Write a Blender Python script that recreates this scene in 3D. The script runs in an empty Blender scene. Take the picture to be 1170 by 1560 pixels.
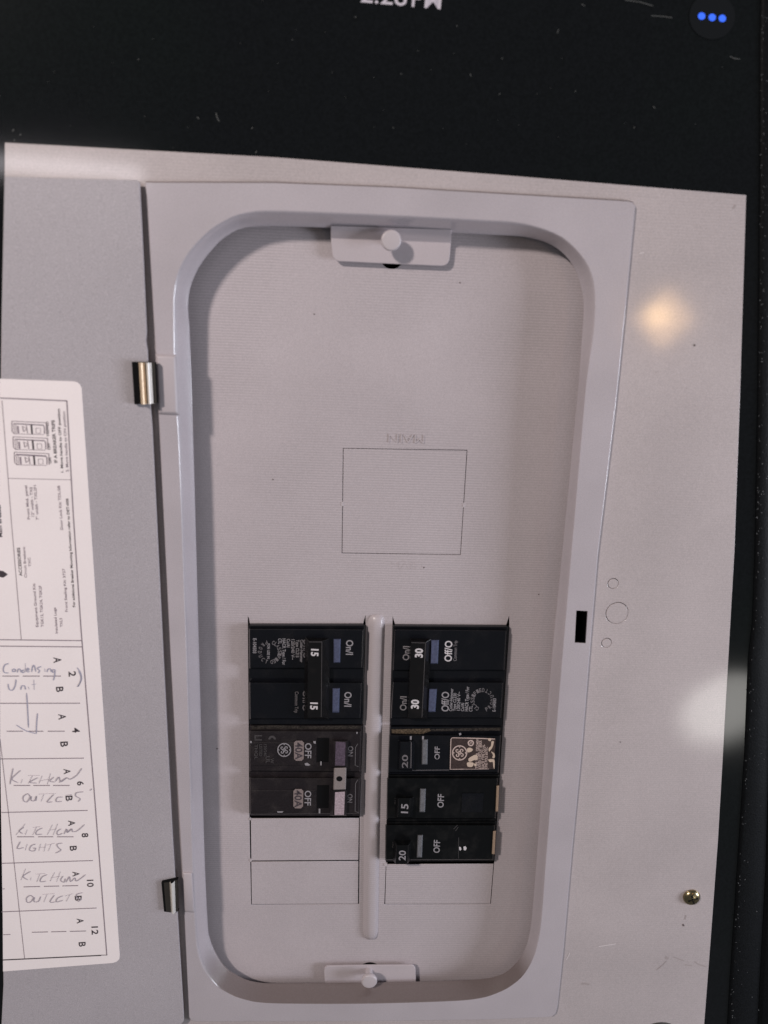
import bpy, bmesh, math, random
from mathutils import Vector, Matrix
random.seed(7)
S = bpy.context.scene
COL = S.collection

# ------------------------------------------------------------------ camera
F_PX, CX, CY = 1200.0, 585.0, 780.0
M = Matrix(((0.99881284, 0.02410721, 0.04232911),
            (0.01241898, -0.96626207, 0.25726133),
            (0.04710286, -0.25643023, -0.96541434)))
CAM = Vector((0.08552475, -0.04476066, 0.3503564))
cd = bpy.data.cameras.new('camera')
cam = bpy.data.objects.new('camera', cd); COL.objects.link(cam)
Rm = (Matrix(((1, 0, 0), (0, -1, 0), (0, 0, -1))) @ M).transposed()
cam.matrix_world = Matrix.Translation(CAM) @ Rm.to_4x4()
cd.sensor_fit = 'VERTICAL'; cd.sensor_height = 36.0; cd.lens = 36.0 * F_PX / 1560.0
cd.clip_start = 0.01; cd.clip_end = 50
S.camera = cam
# the lens is focused on the deadfront; the picture is a little soft
cd.dof.use_dof = True; cd.dof.focus_distance = 0.42; cd.dof.aperture_fstop = 7.0

# ------------------------------------------------------------------ light
W = bpy.data.worlds.new('World'); S.world = W; W.use_nodes = True
bg = W.node_tree.nodes['Background']
bg.inputs[0].default_value = (0.90, 0.95, 1.0, 1); bg.inputs[1].default_value = 0.11
S.view_settings.view_transform = 'Standard'; S.view_settings.look = 'None'
S.view_settings.exposure = 0.02; S.view_settings.gamma = 1.0

DOWN = (0, 0, -1)
def area(name, loc, aim, sx, sy, L, col, shape='RECTANGLE', roll=0.0):
    ld = bpy.data.lights.new(name, 'AREA'); ld.shape = shape; ld.size = sx; ld.size_y = sy
    A = sx * sy * (math.pi / 4 if shape in ('DISK', 'ELLIPSE') else 1)
    ld.energy = math.pi * A * L; ld.color = col
    o = bpy.data.objects.new(name, ld); COL.objects.link(o)
    d = (Vector(aim) - Vector(loc)).normalized()
    q = d.to_track_quat('-Z', 'Y').to_matrix().to_4x4() if aim is not DOWN else Matrix.Identity(4)
    o.matrix_world = Matrix.Translation(Vector(loc)) @ q @ Matrix.Rotation(roll, 4, 'Z')
    return o

def ray(px, py):
    return (M.transposed() @ Vector(((px - CX) / F_PX, (py - CY) / F_PX, 1.0)))
def P(px, py, z=0.0):
    d = ray(px, py); s = (z - CAM.z) / d.z
    return CAM + d * s
def mirror_spot(px, py, z, t):
    p = P(px, py, z); d = (p - CAM).normalized(); d.z = -d.z
    return p + d * t, p

area('warm_lamp', (-0.66, 0.58, 0.98), (0.08, -0.20, 0), 0.10, 0.10, 420.0, (1.0, 0.90, 0.84))
area('cool_window', (1.32, -0.24, 0.50), (0.08, -0.2, 0), 0.40, 0.40, 23.0, (0.86, 0.90, 1.0))
l, p = mirror_spot(1012, 485, 0, 0.7)
area('ceiling_lamp', l, DOWN, 0.054, 0.054, 8.5, (1.0, 0.60, 0.27), roll=math.radians(45))
l, p = mirror_spot(1003, 481, 0, 0.66)
area('ceiling_lamp_bulb', l, DOWN, 0.027, 0.027, 13.0, (1.0, 0.62, 0.26), 'DISK')
l, p = mirror_spot(85, 256, 0, 0.7)
area('glare_lamp', l, DOWN, 0.20, 0.020, 8.0, (1.0, 0.93, 0.97), roll=math.radians(-3))  # added lamp, shaped to lay a glare along the cover's top-left strip
for k, (x, y, a, c, L) in enumerate(((1104, 1086, 0.135, 0.105, 1.2), (1105, 1082, 0.116, 0.092, 2.1), (1107, 1078, 0.096, 0.076, 2.9))):
    l, p = mirror_spot(x, y, 0, 0.62 - 0.01 * k)
    area('wall_lamp', l, DOWN, a, c, L, (1.0, 0.97, 0.92), 'ELLIPSE', roll=math.radians(25))

# ------------------------------------------------------------------ materials
def nodes(m):
    m.use_nodes = True
    nt = m.node_tree; b = nt.nodes['Principled BSDF']
    return nt, b
def rgb(c): return (c[0], c[1], c[2], 1)
def mat(name, col, rough=0.5, metal=0.0, coat=0.0, coat_rough=0.1, grain=0.0, gscale=3500.0, blotch=0.0,
        bscale=30.0, bump=0.0, bumpscale=2500.0, lcd=0.0, spec=0.5, blotch_col=None, emit=None, estr=0.0, ledge=None):
    m = bpy.data.materials.new(name); nt, b = nodes(m)
    b.inputs['Roughness'].default_value = rough; b.inputs['Metallic'].default_value = metal
    b.inputs['Coat Weight'].default_value = coat; b.inputs['Coat Roughness'].default_value = coat_rough
    b.inputs['Specular IOR Level'].default_value = spec
    tc = nt.nodes.new('ShaderNodeTexCoord'); v = tc.outputs['Object']
    cur = nt.nodes.new('ShaderNodeRGB'); cur.outputs[0].default_value = rgb(col); out = cur.outputs[0]
    def mult(sock, fac_lo, fac_hi, lo=0.3, hi=0.7):
        nonlocal out
        mr = nt.nodes.new('ShaderNodeMapRange'); nt.links.new(sock, mr.inputs[0])
        mr.inputs[1].default_value = lo; mr.inputs[2].default_value = hi
        mr.inputs[3].default_value = fac_lo; mr.inputs[4].default_value = fac_hi
        mx = nt.nodes.new('ShaderNodeVectorMath'); mx.operation = 'SCALE'
        nt.links.new(out, mx.inputs[0]); nt.links.new(mr.outputs[0], mx.inputs['Scale']); out = mx.outputs[0]
    def noise(scale, detail=2.0):
        n = nt.nodes.new('ShaderNodeTexNoise'); n.inputs['Scale'].default_value = scale
        n.inputs['Detail'].default_value = detail; nt.links.new(v, n.inputs['Vector']); return n
    if blotch:
        n = noise(bscale, 4.0)
        if blotch_col:
            mr = nt.nodes.new('ShaderNodeMapRange'); nt.links.new(n.outputs[0], mr.inputs[0])
            mr.inputs[1].default_value = 0.5; mr.inputs[2].default_value = 0.75
            mr.inputs[4].default_value = blotch
            mx = nt.nodes.new('ShaderNodeMix'); mx.data_type = 'RGBA'
            nt.links.new(mr.outputs[0], mx.inputs[0]); nt.links.new(out, mx.inputs[6]); mx.inputs[7].default_value = rgb(blotch_col)
            out = mx.outputs[2]
        else:
            mult(n.outputs[0], 1 - blotch, 1 + blotch)
    if grain:
        mult(noise(gscale, 1.0).outputs[0], 1 - grain, 1 + grain)
    if lcd:
        mp = nt.nodes.new('ShaderNodeMapping'); nt.links.new(v, mp.inputs[0]); mp.inputs['Rotation'].default_value = (0, 0, math.radians(1.0))
        w = nt.nodes.new('ShaderNodeTexWave'); w.bands_direction = 'Y'; w.inputs['Scale'].default_value = 250.0
        w.inputs['Distortion'].default_value = 0.6; w.inputs['Detail'].default_value = 1.0
        nt.links.new(mp.outputs[0], w.inputs[0])
        n2 = noise(14.0, 1.0)
        mm = nt.nodes.new('ShaderNodeMath'); mm.operation = 'MULTIPLY'
        m2 = nt.nodes.new('ShaderNodeMapRange'); nt.links.new(n2.outputs[0], m2.inputs[0])
        m2.inputs[1].default_value = 0.35; m2.inputs[2].default_value = 0.6
        nt.links.new(w.outputs[1], mm.inputs[0]); nt.links.new(m2.outputs[0], mm.inputs[1])
        mult(mm.outputs[0], 1.0, 1 - lcd, 0.0, 1.0)
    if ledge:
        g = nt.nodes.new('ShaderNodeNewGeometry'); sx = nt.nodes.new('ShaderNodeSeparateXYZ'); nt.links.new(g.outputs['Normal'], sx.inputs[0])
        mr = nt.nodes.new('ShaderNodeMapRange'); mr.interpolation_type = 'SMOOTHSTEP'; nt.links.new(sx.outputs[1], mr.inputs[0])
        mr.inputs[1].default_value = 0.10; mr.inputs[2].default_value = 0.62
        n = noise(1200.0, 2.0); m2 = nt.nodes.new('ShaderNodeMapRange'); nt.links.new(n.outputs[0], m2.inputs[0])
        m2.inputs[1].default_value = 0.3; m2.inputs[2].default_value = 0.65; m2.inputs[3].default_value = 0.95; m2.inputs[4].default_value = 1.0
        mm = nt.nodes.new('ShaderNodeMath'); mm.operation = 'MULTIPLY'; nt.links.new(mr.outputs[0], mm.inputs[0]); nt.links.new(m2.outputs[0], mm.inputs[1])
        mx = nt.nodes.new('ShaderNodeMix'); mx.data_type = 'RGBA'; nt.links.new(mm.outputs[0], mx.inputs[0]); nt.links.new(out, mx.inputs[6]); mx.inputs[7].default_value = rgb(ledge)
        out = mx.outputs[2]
    nt.links.new(out, b.inputs['Base Color'])
    if bump:
        n = noise(bumpscale, 2.0); bn = nt.nodes.new('ShaderNodeBump')
        bn.inputs['Strength'].default_value = bump; bn.inputs['Distance'].default_value = 0.0002
        nt.links.new(n.outputs[0], bn.inputs['Height']); nt.links.new(bn.outputs[0], b.inputs['Normal'])
    if emit:
        b.inputs['Emission Color'].default_value = rgb(emit); b.inputs['Emission Strength'].default_value = estr
    return m

GREY = (0.500, 0.445, 0.470)
m_paint = mat('grey_enamel_paint', GREY, 0.40, coat=0.0, grain=0.07, blotch=0.035, bump=0.05)
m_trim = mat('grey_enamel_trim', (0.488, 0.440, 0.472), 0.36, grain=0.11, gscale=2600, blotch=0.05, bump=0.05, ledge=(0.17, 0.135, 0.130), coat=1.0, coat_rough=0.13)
m_flange = mat('grey_enamel_flange', (0.498, 0.437, 0.443), 0.42, coat=1.0, coat_rough=0.09, grain=0.11, gscale=2400, blotch=0.06, bscale=22.0, lcd=0.06)
m_pan = mat('grey_enamel_deadfront', (0.505, 0.448, 0.47), 0.45, grain=0.10, gscale=2600, bscale=16.0, blotch=0.05, lcd=0.16)
m_door = mat('grey_enamel_door', (0.435, 0.400, 0.428), 0.42, grain=0.15, gscale=2400, bscale=9.0, blotch=0.08, bump=0.06)
m_rib = mat('grey_enamel_rib', (0.505, 0.448, 0.47), 0.40, coat=0.25, coat_rough=0.2, grain=0.07, lcd=0.10)
m_dark = mat('dark_interior', (0.006, 0.006, 0.007), 0.8, spec=0.1)
m_blk = mat('black_thermoplastic', (0.0055, 0.006, 0.0085), 0.24, spec=0.36, grain=0.25, gscale=1800, bump=0.05, bumpscale=1600, blotch=0.25, bscale=120, blotch_col=(0.022, 0.020, 0.021))
m_blk2 = mat('black_handle_plastic', (0.0065, 0.006, 0.0065), 0.24, spec=0.4, bump=0.05, blotch=0.3, bscale=200, blotch_col=(0.022, 0.018, 0.017))
m_old = mat('aged_black_plastic', (0.017, 0.0135, 0.0155), 0.42, spec=0.3, grain=0.25, gscale=1800, bump=0.12, bumpscale=1500, blotch=0.6, bscale=150, blotch_col=(0.042, 0.035, 0.035))
m_deep = mat('matt_black_plastic', (0.0035, 0.0038, 0.0045), 0.34, spec=0.3, bump=0.10, bumpscale=1300, blotch=0.45, bscale=180, blotch_col=(0.020, 0.019, 0.019))
m_dust = mat('settled_dust', (0.040, 0.034, 0.030), 0.9, spec=0.1, grain=0.6, gscale=1400, blotch=0.9, bscale=260, blotch_col=(0.010, 0.009, 0.009))
m_rust = mat('brown_dust', (0.090, 0.066, 0.045), 0.9, spec=0.1, grain=0.6, gscale=1200, blotch=0.9, bscale=230, blotch_col=(0.014, 0.011, 0.009))
m_white = mat('white_ink', (0.62, 0.58, 0.60), 0.6)
m_greyink = mat('grey_ink', (0.30, 0.28, 0.30), 0.6)
m_dimink_glint = mat('faded_ink_edge_glint', (0.16, 0.145, 0.155), 0.6)
m_ghost = mat('worn_ink_edge_glint', (0.062, 0.055, 0.058), 0.6)
m_tan = mat('tan_tag', (0.235, 0.185, 0.180), 0.6, grain=0.2, gscale=1500)
m_ink = mat('printed_black', (0.05, 0.038, 0.047), 0.7)
m_softink = mat('fine_print_grey', (0.27, 0.215, 0.25), 0.7)
m_line = mat('rule_grey', (0.33, 0.27, 0.30), 0.7)
m_pencil = mat('pencil_grey', (0.42, 0.37, 0.42), 0.7)
m_pencil_blue = mat('blue_grey_pen', (0.40, 0.385, 0.49), 0.7)
m_paper = mat('label_paper', (0.93, 0.845, 0.85), 0.6, grain=0.035, blotch=0.02)
m_blue = mat('indicator_cool_sheen', (0.080, 0.090, 0.155), 0.35, grain=0.2, gscale=1500)  # bluish base colour carries the cool reflection on the indicator strips
m_ind = mat('grey_indicator', (0.15, 0.15, 0.165), 0.4, grain=0.25, gscale=1500)
m_purple = mat('purple_sticker', (0.095, 0.068, 0.098), 0.5, grain=0.3, gscale=1200)
m_pink = mat('pale_pink_sticker', (0.42, 0.33, 0.37), 0.5, grain=0.2, gscale=1200)
m_clip = mat('dull_grey_metal', (0.30, 0.255, 0.25), 0.5, metal=0.2, grain=0.15)
m_steel = mat('nickel_steel', (0.84, 0.80, 0.76), 0.38, metal=0.35)
m_warm_glint = mat('nickel_warm_glint', (0.80, 0.62, 0.44), 0.38, metal=0.35, blotch=0.5, bscale=500, blotch_col=(0.45, 0.33, 0.22))  # gold base colour stands in for the warm lamp reflected in the hinge roll
m_olds = mat('tarnished_steel', (0.16, 0.14, 0.125), 0.35, metal=0.9)
m_brass = mat('yellow_zinc', (0.36, 0.29, 0.17), 0.27, metal=1.0)
m_copper = mat('copper_edge', (0.60, 0.42, 0.30), 0.42, metal=0.6)
m_brown = mat('brown_label', (0.045, 0.028, 0.026), 0.5, grain=0.3, gscale=1400, blotch=0.5, bscale=300, blotch_col=(0.09, 0.06, 0.05))
m_goldink = mat('pale_label_print', (0.56, 0.43, 0.39), 0.6, grain=0.2)
m_cream = mat('torn_label_backing', (0.58, 0.45, 0.36), 0.8, grain=0.2)
m_knob = mat('grey_knob_paint', (0.515, 0.462, 0.485), 0.4, grain=0.05)
m_screen = mat('black_screen_glass', (0.0045, 0.0052, 0.0062), 0.09, spec=0.42, grain=0.25, gscale=900, blotch=0.4, bscale=9, blotch_col=(0.0045, 0.0075, 0.0062))
m_case = mat('black_rubber_case', (0.0045, 0.005, 0.006), 0.55, spec=0.10, bump=0.7, bumpscale=1100, grain=0.4, gscale=1500)
m_sparkle = mat('case_sparkle', (0.13, 0.13, 0.135), 0.5)
m_scratch = mat('screen_scratches', (0.065, 0.068, 0.068), 0.5)
m_btn = mat('button_grey', (0.0085, 0.0095, 0.011), 0.12, spec=0.42)
m_dot = mat('lit_blue_dot', (0.02, 0.05, 0.4), 0.4, emit=(0.045, 0.17, 1.0), estr=0.85)
m_clock = mat('lit_clock_digits', (0.3, 0.27, 0.3), 0.4, emit=(0.80, 0.72, 0.80), estr=0.30)
m_scuff = mat('scuff', (0.385, 0.33, 0.33), 0.6, coat=0.6)
m_scuff2 = mat('dark_scuff', (0.13, 0.10, 0.10), 0.6)
m_scuffl = mat('light_scuff', (0.66, 0.60, 0.61), 0.5)
m_bush = mat('dark_grommet', (0.06, 0.055, 0.055), 0.5)

# ------------------------------------------------------------------ building helpers
def V3(a): return Vector(a)
class Plane:
    def __init__(s, o, n): s.o = Vector(o); s.n = Vector(n).normalized()
    def at(s, px, py, off=0.0):
        d = ray(px, py); o = s.o + s.n * off
        return CAM + d * ((o - CAM).dot(s.n) / d.dot(s.n))
def PZ(z): return Plane((0, 0, z), (0, 0, 1))

def origin(o):
    v = Vector((0, 0, 0))
    while o: v += o.location; o = o.parent
    return v
def link_mesh(name, me, mats, parent, smooth=False):
    for m in mats: me.materials.append(m)
    o = bpy.data.objects.new(name, me); COL.objects.link(o)
    if parent:
        me.transform(Matrix.Translation(-origin(parent))); o.parent = parent
    if smooth:
        for p in me.polygons: p.use_smooth = True
    return o
def thing(name, label, cat, loc, group=None):
    o = bpy.data.objects.new(name, None); COL.objects.link(o); o.location = loc; o.empty_display_size = 0.01
    o['label'] = label; o['category'] = cat
    if group: o['group'] = group
    return o

_fc = {}
def glyphs(s, ext=0.0, fat=0.0):
    k = (s, ext, fat)
    if k not in _fc:
        c = bpy.data.curves.new('t', 'FONT'); c.body = s; c.resolution_u = 3; c.extrude = ext; c.offset = fat; c.fill_mode = 'BOTH' if ext else 'FRONT'
        o = bpy.data.objects.new('t', c)
        me = bpy.data.meshes.new_from_object(o)
        vs = [tuple(v.co) for v in me.vertices]; fs = [tuple(p.vertices) for p in me.polygons]
        bpy.data.objects.remove(o); bpy.data.curves.remove(c); bpy.data.meshes.remove(me)
        _fc[k] = (vs, fs)
    return _fc[k]
CAPH = max(v[1] for v in glyphs('H')[0])

class MB:
    def __init__(s): s.v = []; s.f = []; s.m = []
    def face(s, pts, m=0):
        i = len(s.v); s.v += [tuple(p) for p in pts]; s.f.append(tuple(range(i, i + len(pts)))); s.m.append(m)
    def prism(s, top, bot, m=0, cap_bottom=True):
        n = len(top); i = len(s.v); s.v += [tuple(p) for p in top] + [tuple(p) for p in bot]
        s.f.append(tuple(range(i, i + n))); s.m.append(m)
        if cap_bottom: s.f.append(tuple(range(i + 2 * n - 1, i + n - 1, -1))); s.m.append(m)
        for k in range(n):
            a, b = k, (k + 1) % n
            s.f.append((i + a, i + n + a, i + n + b, i + b)); s.m.append(m)
    def loft(s, loops, m=0, closed=True, cap=False):
        n = len(loops[0]); i = len(s.v)
        for L in loops: s.v += [tuple(p) for p in L]
        for r in range(len(loops) - 1):
            for k in range(n if closed else n - 1):
                a, b = k, (k + 1) % n
                s.f.append((i + r * n + a, i + r * n + b, i + (r + 1) * n + b, i + (r + 1) * n + a)); s.m.append(m)
        if cap:
            s.f.append(tuple(i + (len(loops) - 1) * n + k for k in range(n))); s.m.append(m)
    def ribbon(s, pts, w, n, m=0, taper=False):
        pts = [Vector(p) for p in pts]; n = Vector(n); L = []; R = []
        for k, p in enumerate(pts):
            a = pts[max(k - 1, 0)]; b = pts[min(k + 1, len(pts) - 1)]
            t = (b - a)
            if t.length < 1e-9: continue
            sd = n.cross(t.normalized()).normalized() * (w / 2)
            if taper and k in (0, len(pts) - 1): sd *= 0.35
            L.append(p + sd); R.append(p - sd)
        i = len(s.v); q = len(L); s.v += [tuple(x) for x in L + R]
        for k in range(q - 1):
            s.f.append((i + k, i + q + k, i + q + k + 1, i + k + 1)); s.m.append(m)
    def text(s, txt, pl, p0, p1, h, m=0, off=0.0, ext=0.0, fat=0.016):
        """baseline from pixel p0 to pixel p1 on plane pl, cap height h pixels"""
        dx, dy = p1[0] - p0[0], p1[1] - p0[1]; q = math.hypot(dx, dy); ux, uy = dy / q, -dx / q
        o = pl.at(p0[0], p0[1], off); X = pl.at(p1[0], p1[1], off) - o; Y = pl.at(p0[0] + ux * h, p0[1] + uy * h, off) - o
        vs, fs = glyphs(txt, 0.5 if ext else 0.0, fat)
        x0 = min(v[0] for v in vs); x1 = max(v[0] for v in vs); i = len(s.v)
        for v in vs: s.v.append(tuple(o + X * ((v[0] - x0) / (x1 - x0)) + Y * (v[1] / CAPH) + pl.n * (v[2] * 2 * ext)))
        for f in fs: s.f.append(tuple(i + k for k in f)); s.m.append(m)
    def arc_text(s, txt, pl, c, r, a0, a1, h, m=0, off=0.0, out=True):
        """letters set along a circle (pixel centre, radius); angles in degrees, image sense, clockwise positive"""
        n = len(txt)
        for k, ch in enumerate(txt):
            if ch == ' ': continue
            sgn = 1 if a1 > a0 else -1; a = math.radians(a0 + (a1 - a0) * k / max(n - 1, 1))
            rr = r if sgn > 0 else r + h; cx, cy = c[0] + rr * math.cos(a), c[1] + rr * math.sin(a)
            tx, ty = -math.sin(a) * sgn, math.cos(a) * sgn; w = h * 0.62
            s.text(ch, pl, (cx - tx * w / 2, cy - ty * w / 2), (cx + tx * w / 2, cy + ty * w / 2), h, m, off)
    def ring(s, pl, c, r0, r1, m=0, off=0.0, n=28, a0=0, a1=360):
        for k in range(n):
            A = math.radians(a0 + (a1 - a0) * k / n); B = math.radians(a0 + (a1 - a0) * (k + 1) / n)
            q = [(r0, A), (r0, B), (r1, B), (r1, A)]
            s.face([pl.at(c[0] + r * math.cos(a), c[1] + r * math.sin(a), off) for r, a in q], m)
    def line(s, pl, pts, w, m=0, off=0.0):
        a = pl.at(*pts[0]); b = pl.at(pts[0][0] + 1, pts[0][1]); sc = (b - a).length
        s.ribbon([pl.at(x, y, off) for x, y in pts], w * sc, pl.n, m)
    def build(s, name, mats, parent=None, smooth=False, bevel=0.0, seg=2, angle=30):
        me = bpy.data.meshes.new(name); me.from_pydata(s.v, [], s.f)
        for p, m in zip(me.polygons, s.m): p.material_index = m
        bm = bmesh.new(); bm.from_mesh(me)
        if bevel or smooth:
            bmesh.ops.remove_doubles(bm, verts=bm.verts, dist=1e-6)
            bmesh.ops.recalc_face_normals(bm, faces=bm.faces)
        if bevel:
            ed = [e for e in bm.edges if len(e.link_faces) == 2 and e.calc_face_angle(0) > math.radians(angle)]
            bmesh.ops.bevel(bm, geom=ed, offset=bevel, segments=seg, profile=0.5, affect='EDGES', clamp_overlap=True)
        bm.to_mesh(me); bm.free()
        return link_mesh(name, me, mats, parent, smooth)

def blob(pts, k=6, closed=True):
    """Catmull-Rom through pixel points"""
    out = []; n = len(pts)
    rng = range(n) if closed else range(n - 1)
    for i in rng:
        g = (lambda j: pts[j % n]) if closed else (lambda j: pts[min(max(j, 0), n - 1)])
        p0, p1, p2, p3 = g(i - 1), g(i), g(i + 1), g(i + 2)
        for s in range(k):
            t = s / k
            out.append(tuple(0.5 * ((2 * p1[d]) + (-p0[d] + p2[d]) * t + (2 * p0[d] - 5 * p1[d] + 4 * p2[d] - p3[d]) * t * t + (-p0[d] + 3 * p1[d] - 3 * p2[d] + p3[d]) * t ** 3) for d in (0, 1)))
    if not closed: out.append(pts[-1])
    return out

def area2(L): return 0.5 * sum(L[i - 1][0] * L[i][1] - L[i][0] * L[i - 1][1] for i in range(len(L)))
def plate_mesh(outer, holes, ztop, thick, bev=0.0):
    """flat sheet with holes; outer and holes are lists of world points; top face at ztop"""
    c = bpy.data.curves.new('pl', 'CURVE'); c.dimensions = '2D'; c.fill_mode = 'BOTH'
    c.extrude = max(thick / 2 - bev, 1e-6); c.bevel_depth = bev; c.bevel_resolution = 1; c.offset = -bev
    for k, L in enumerate([outer] + holes):
        L = list(L)
        if (area2(L) > 0) != (k == 0): L.reverse()
        sp = c.splines.new('POLY'); sp.points.add(len(L) - 1); sp.use_cyclic_u = True
        for i, p in enumerate(L): sp.points[i].co = (p[0], p[1], 0, 1)
    o = bpy.data.objects.new('pl', c); me = bpy.data.meshes.new_from_object(o)
    bpy.data.objects.remove(o); bpy.data.curves.remove(c)
    me.transform(Matrix.Translation((0, 0, ztop - thick / 2)))
    me.materials.clear()
    return me
def plate(name, outer, holes, ztop, thick, mats, parent, bev=0.0):
    return link_mesh(name, plate_mesh(outer, holes, ztop, thick, bev), mats, parent)
def QZ(pts, z): return [P(x, y, z) for x, y in pts]
def circ(px, py, r, z, n=24):
    c = P(px, py, z); R = (P(px + r, py, z) - c).length
    return [Vector((c.x + R * math.cos(2 * math.pi * k / n), c.y + R * math.sin(2 * math.pi * k / n), z)) for k in range(n)]
def scaled(L, d):
    """grow (d>0) a convex loop about its centre line by d metres"""
    n = len(L); out = []
    sg = 1 if area2(L) > 0 else -1
    for i in range(n):
        a, b, c = L[i - 1], L[i], L[(i + 1) % n]
        t1 = Vector((b.x - a.x, b.y - a.y, 0)).normalized(); t2 = Vector((c.x - b.x, c.y - b.y, 0)).normalized()
        n1 = Vector((t1.y, -t1.x, 0)) * sg; n2 = Vector((t2.y, -t2.x, 0)) * sg; nn = n1 + n2
        nn = nn.normalized() / max(0.35, (nn.normalized()).dot(n1)) if nn.length > 1e-9 else n1
        out.append(b + nn * d)
    return out

# ------------------------------------------------------------------ levels (metres above the cover plate)
Z_RIM, Z_LIP, Z_PAN = 0.0018, -0.0085, -0.0150
Z_TR, Z_FACE = Z_PAN + 0.0028, Z_PAN + 0.0055
Z_BACK = -0.034
Z_SCREEN = -0.0016
SCR = PZ(Z_SCREEN)

# ------------------------------------------------------------------ tablet behind and around the panel
tab = thing('tablet', 'black tablet with dark screen and rubber case lying behind the grey panel', 'tablet', (0.1, -0.22, -0.05))
caseline = [(1160, -60), (1157, 60), (1157, 260), (1154, 620), (1150, 840), (1146, 950), (1140, 1002), (1134, 1154), (1123, 1324), (1112, 1493), (1106, 1600), (1100, 1680)]
edge = QZ(caseline, Z_SCREEN)
bl, tl = P(-160, 1720, Z_SCREEN), P(-160, -120, Z_SCREEN)
top = [tl] + [Vector((p.x + 0.004, p.y, p.z)) for p in edge] + [bl]
plate('screen_glass', top, [QZ([(212, 268), (975, 300), (853, 1556), (274, 1564)], Z_SCREEN)], Z_SCREEN, 0.002, [m_screen], tab)
b = MB()
prof = [(0.0, -0.002), (0.0, 0.0006), (0.0006, 0.0011), (0.0016, 0.0013), (0.0030, 0.0013)]
rows = [[Vector((p.x + dx, p.y, p.z + dz)) for p in edge] for dx, dz in prof]
# second step of the case runs almost straight
groove = QZ([(1196, -60), (1192, 60), (1190, 260), (1186, 620), (1182, 840), (1179, 950), (1177, 1002), (1173, 1154), (1168, 1324), (1159, 1493), (1154, 1600), (1150, 1680)], Z_SCREEN + 0.0013)
rows.append([Vector((p.x - 0.0007, p.y, p.z)) for p in groove])
rows.append([Vector((p.x, p.y, p.z - 0.0012)) for p in groove])
rows.append([Vector((p.x + 0.0007, p.y, p.z + 0.0006)) for p in groove])
rows.append([Vector((p.x + 0.0016, p.y, p.z + 0.0012)) for p in groove])
rows.append([Vector((p.x + 0.03, p.y, p.z + 0.0012)) for p in groove])
rows.append([Vector((p.x + 0.034, p.y, p.z - 0.006)) for p in groove])
b.loft(rows, closed=False)
case = b.build('rubber_case', [m_case], tab, smooth=True)
b = MB(); rnd = random.Random(3)
def lerp_line(y):
    for (x0, y0), (x1, y1) in zip(caseline, caseline[1:]):
        if y0 <= y <= y1: return x0 + (x1 - x0) * (y - y0) / (y1 - y0)
    return caseline[-1][0]
pc = PZ(Z_SCREEN + 0.0017)
for k in range(280):
    y = rnd.uniform(-10, 1570); x = lerp_line(y) + abs(rnd.gauss(2.5, 4)) + 2.0
    if rnd.random() < 0.35: x = lerp_line(y) + rnd.uniform(3, 60)
    if x > 1185: continue
    a = rnd.uniform(0, 3.1); ln = rnd.uniform(0.5, 2.2); w = rnd.uniform(0.4, 0.9)
    b.line(pc, [(x, y), (x + ln * math.cos(a), y + ln * math.sin(a))], w, 0)
o = b.build('case_sparkle', [m_sparkle], case); o['kind'] = 'stuff'  # pale flecks painted in as glints of the textured case
b = MB()
for (cx, cy, a0, a1, rr) in ((1085, 25, 0, 360, 35),):
    L = [SCR.at(cx + rr * math.cos(2 * math.pi * k / 40), cy + rr * math.sin(2 * math.pi * k / 40), 0.0003) for k in range(40)]
    b.face(L[::-1])
btn = b.build('menu_button', [m_btn], tab)
for x, y in ((1069, 24.5), (1085, 26.5), (1100.5, 28)):
    b = MB(); b.face([SCR.at(x + 5.6 * math.cos(-2 * math.pi * k / 20), y + 5.6 * math.sin(-2 * math.pi * k / 20), 0.0006) for k in range(20)])
    b.build('menu_dot', [m_dot], btn)
b = MB(); b.text('2:28', SCR, (549, 3), (619, 9), 27, 0, 0.0003, 0.0, 0.004); b.text('PM', SCR, (627, 10), (671, 14), 26, 0, 0.0003, 0.0, 0.004)
b.build('clock_text', [m_clock], tab)
b = MB()
for pts in ([(849, 51), (851, 44)], [(1112, 86), (1119, 89), (1127, 90)], [(695, 39), (697, 40)], [(636, 77), (637, 78)], [(760, 144), (762, 142)], [(876, 140), (877, 138)],
            [(995, 162), (998, 165)], [(965, 195), (967, 193)], [(598, 194), (600, 195)], [(952, 0), (975, 3), (995, 9)], [(992, 24), (1010, 25), (1024, 27)], [(886, 6), (891, 9)],
            [(329, 172), (331, 180), (334, 185)], [(300, 178), (303, 181)], [(19, 200), (21, 197)], [(30, 206), (32, 204)], [(21, 215), (23, 213)], [(383, 196), (385, 194)], [(389, 233), (391, 230)],
            [(610, 112), (612, 113)], [(764, 90), (766, 88)], [(716, 112), (718, 116)], [(1160, 132), (1163, 131)], [(540, 26), (543, 26)], [(445, 60), (446, 61)], [(210, 90), (211, 91)]):
    b.line(SCR, pts, 1.2, 0, 0.0002)
for k in range(35):
    x, y = rnd.uniform(0, 1150), rnd.uniform(0, 225); a = rnd.uniform(0, 6)
    b.line(SCR, [(x, y), (x + 1.2 * math.cos(a), y + 1.2 * math.sin(a))], rnd.uniform(0.4, 0.8), 0, 0.0002)
o = b.build('dust_and_scratches', [m_scratch], tab); o['kind'] = 'stuff'

# ------------------------------------------------------------------ the electrical panel
panel = thing('electrical_panel', 'grey metal breaker panel with its hinged door swung open to the left', 'electrical panel', (0.1, -0.22, Z_BACK))

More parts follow.
